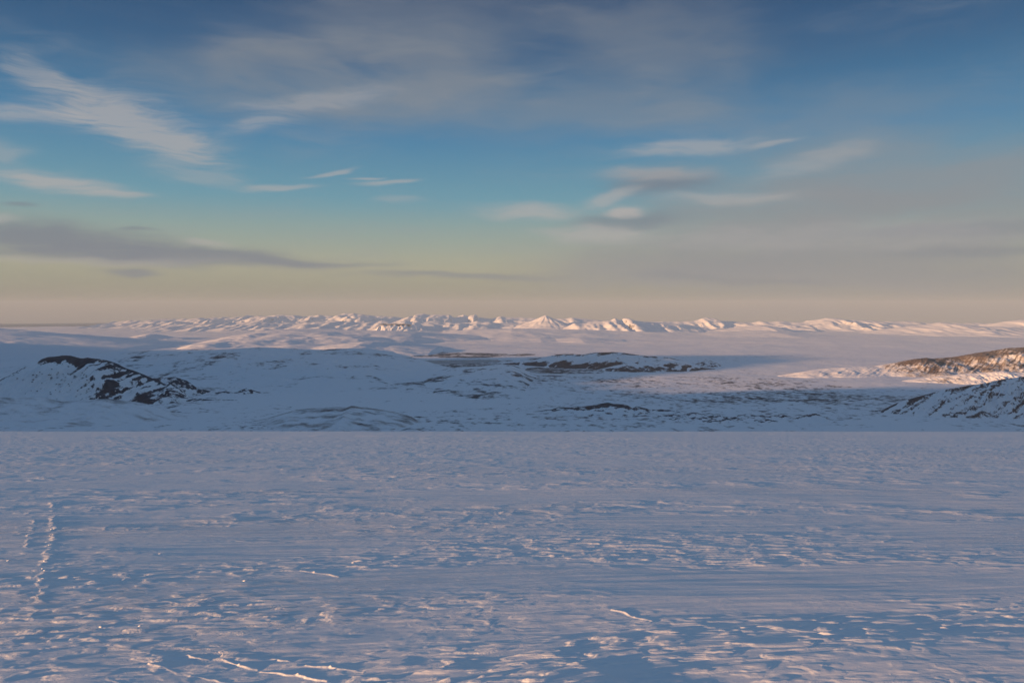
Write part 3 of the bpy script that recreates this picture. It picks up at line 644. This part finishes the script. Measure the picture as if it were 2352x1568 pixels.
tag(grid_mesh('snowfield', QX, QY, QZ, M_SNOW, wrap=True), 'wind carved snowfield sloping down to a straight rim', 'snowfield', 'structure')

# clods of broken crust along the old track and in the rough patches: separate lumps lying on the snow
def clod_mesh(seed, r=1.0):
    q = np.random.default_rng(seed)
    import bmesh
    bm = bmesh.new(); bmesh.ops.create_icosphere(bm, subdivisions=3, radius=1)
    for v in bm.verts:
        c = v.co
        f = 1 + 0.35 * float(fbm(np.array([c.x * 1.3 + seed]), np.array([c.y * 1.3 + c.z * 1.7]), 4, seed)[0])
        f = f * (1 - 0.25 * max(0, abs(c.x) - .6))
        v.co = Vector((c.x * f * 1.25, c.y * f * 0.8, max(c.z * f * 0.55, -0.2)))
    me = bpy.data.meshes.new('snow_clod'); bm.to_mesh(me); bm.free()
    for p in me.polygons: p.use_smooth = True
    me.materials.append(M_SNOW); return me
CL = [clod_mesh(s) for s in range(6)]
def place_clod(px, py, size, label, group=None):
    x, y = gp(px, py); z = float(snow_h(np.array([x]), np.array([y]))[0])
    o = bpy.data.objects.new('snow_clod', random.choice(CL)); COL.objects.link(o)
    o.location = (x, y, z - size * 0.08); o.rotation_euler = (0, 0, random.uniform(-.6, .6)); o.scale = (size, size, size * random.uniform(.8, 1.2))
    return tag(o, label, 'snow clod', None, group)
trk = [(122, 1148), (124, 1190), (122, 1230), (108, 1280), (95, 1330), (92, 1380)]
for i in range(16):
    f = random.random() ** 0.8 * (len(trk) - 1); k = min(int(f), len(trk) - 2); f -= k
    px = trk[k][0] * (1 - f) + trk[k + 1][0] * f + random.uniform(-7, 5); py = trk[k][1] * (1 - f) + trk[k + 1][1] * f
    place_clod(px, py, random.uniform(0.012, 0.024), 'small clod of broken snow crust along the old track at the left', 'snow clods along the old track')
for px, py, s, lab in [(812, 1286, .026, 'small snow clod standing alone left of the middle of the snowfield'), (562, 1328, .022, 'small snow clod near the left of the snowfield'),
                       (368, 1268, .024, 'upright snow clod in the left part of the snowfield'), (232, 1438, .02, 'pale snow clod low at the left, below the old track'),
                       (322, 1434, .016, 'little pointed snow clod low at the left'), (20, 1284, .028, 'snow clod at the left edge beside the old track')]:
    place_clod(px, py, s, lab)

# ---------------------------------------------------------------- boulders on the left hill
def ground_at(x, y, nm_i):
    name, X, Y, Z = HILLS[nm_i]
    i = int(round((y - Y[0, 0]) / (Y[1, 0] - Y[0, 0]))); j = int(round((x - X[0, 0]) / (X[0, 1] - X[0, 0])))
    return float(Z[min(max(i, 0), Z.shape[0] - 1), min(max(j, 0), Z.shape[1] - 1)])
def hit(px, py, k):
    tx, tz = ray(px, py)
    for y in np.arange(7600, 8800, 3.0):
        if float(tz) * y <= ground_at(float(tx) * y, y, k): return float(tx) * y, y
    return None
M_ROCK = bpy.data.materials.new('boulder_rock'); M_ROCK.use_nodes = True
_b = M_ROCK.node_tree.nodes['Principled BSDF']; _n = NT(M_ROCK.node_tree)
_g = M_ROCK.node_tree.nodes.new('ShaderNodeNewGeometry')
M_ROCK.node_tree.links.new(_n.mix(_n.noise(_g.outputs['Position'], 0.15, 4, .6), (0.02, 0.02, 0.022, 1), (0.07, 0.065, 0.06, 1)), _b.inputs['Base Color']); _b.inputs['Roughness'].default_value = 0.9
BM_ = []
for s in range(4):
    me = clod_mesh(40 + s); me.name = 'boulder'; me.materials.clear(); me.materials.append(M_ROCK); BM_.append(me)
for i in range(46):
    px = random.gauss(115, 45); py = random.uniform(845, 906)
    if px < 20 or px > 230: continue
    p = hit(px, py, 0)
    if not p: continue
    o = bpy.data.objects.new('boulder', random.choice(BM_)); COL.objects.link(o); s = random.uniform(5, 10)
    o.location = (p[0], p[1], ground_at(p[0], p[1], 0) + s * .1); o.scale = (s, s, s); o.rotation_euler = (0, 0, random.uniform(0, 6))
    tag(o, 'dark boulder lying on the snow face below the black cliff', 'boulder', None, 'boulders below the black cliff')

# ---------------------------------------------------------------- haze
import bmesh
bm = bmesh.new(); bmesh.ops.create_cube(bm, size=1.0)
me = bpy.data.meshes.new('haze'); bm.to_mesh(me); bm.free()
hz = bpy.data.objects.new('haze', me); COL.objects.link(hz)
HTOP, HBOT = 1150.0, -HP - 140000.0 ** 2 / (2 * RE) - 60
hz.location = (0, 0, (HTOP + HBOT) / 2); hz.scale = (272000, 272000, HTOP - HBOT)
mh = bpy.data.materials.new('haze_air'); mh.use_nodes = True; t = mh.node_tree; t.nodes.clear()
pv = t.nodes.new('ShaderNodeVolumePrincipled'); pv.inputs['Color'].default_value = (0.52, 0.69, 0.92, 1)
pv.inputs['Density'].default_value = 1.15e-5; pv.inputs['Anisotropy'].default_value = 0.0
mo = t.nodes.new('ShaderNodeOutputMaterial'); t.links.new(pv.outputs[0], mo.inputs['Volume'])
me.materials.append(mh)
tag(hz, 'thin pale blue haze filling the air over the valley', 'haze', 'stuff')
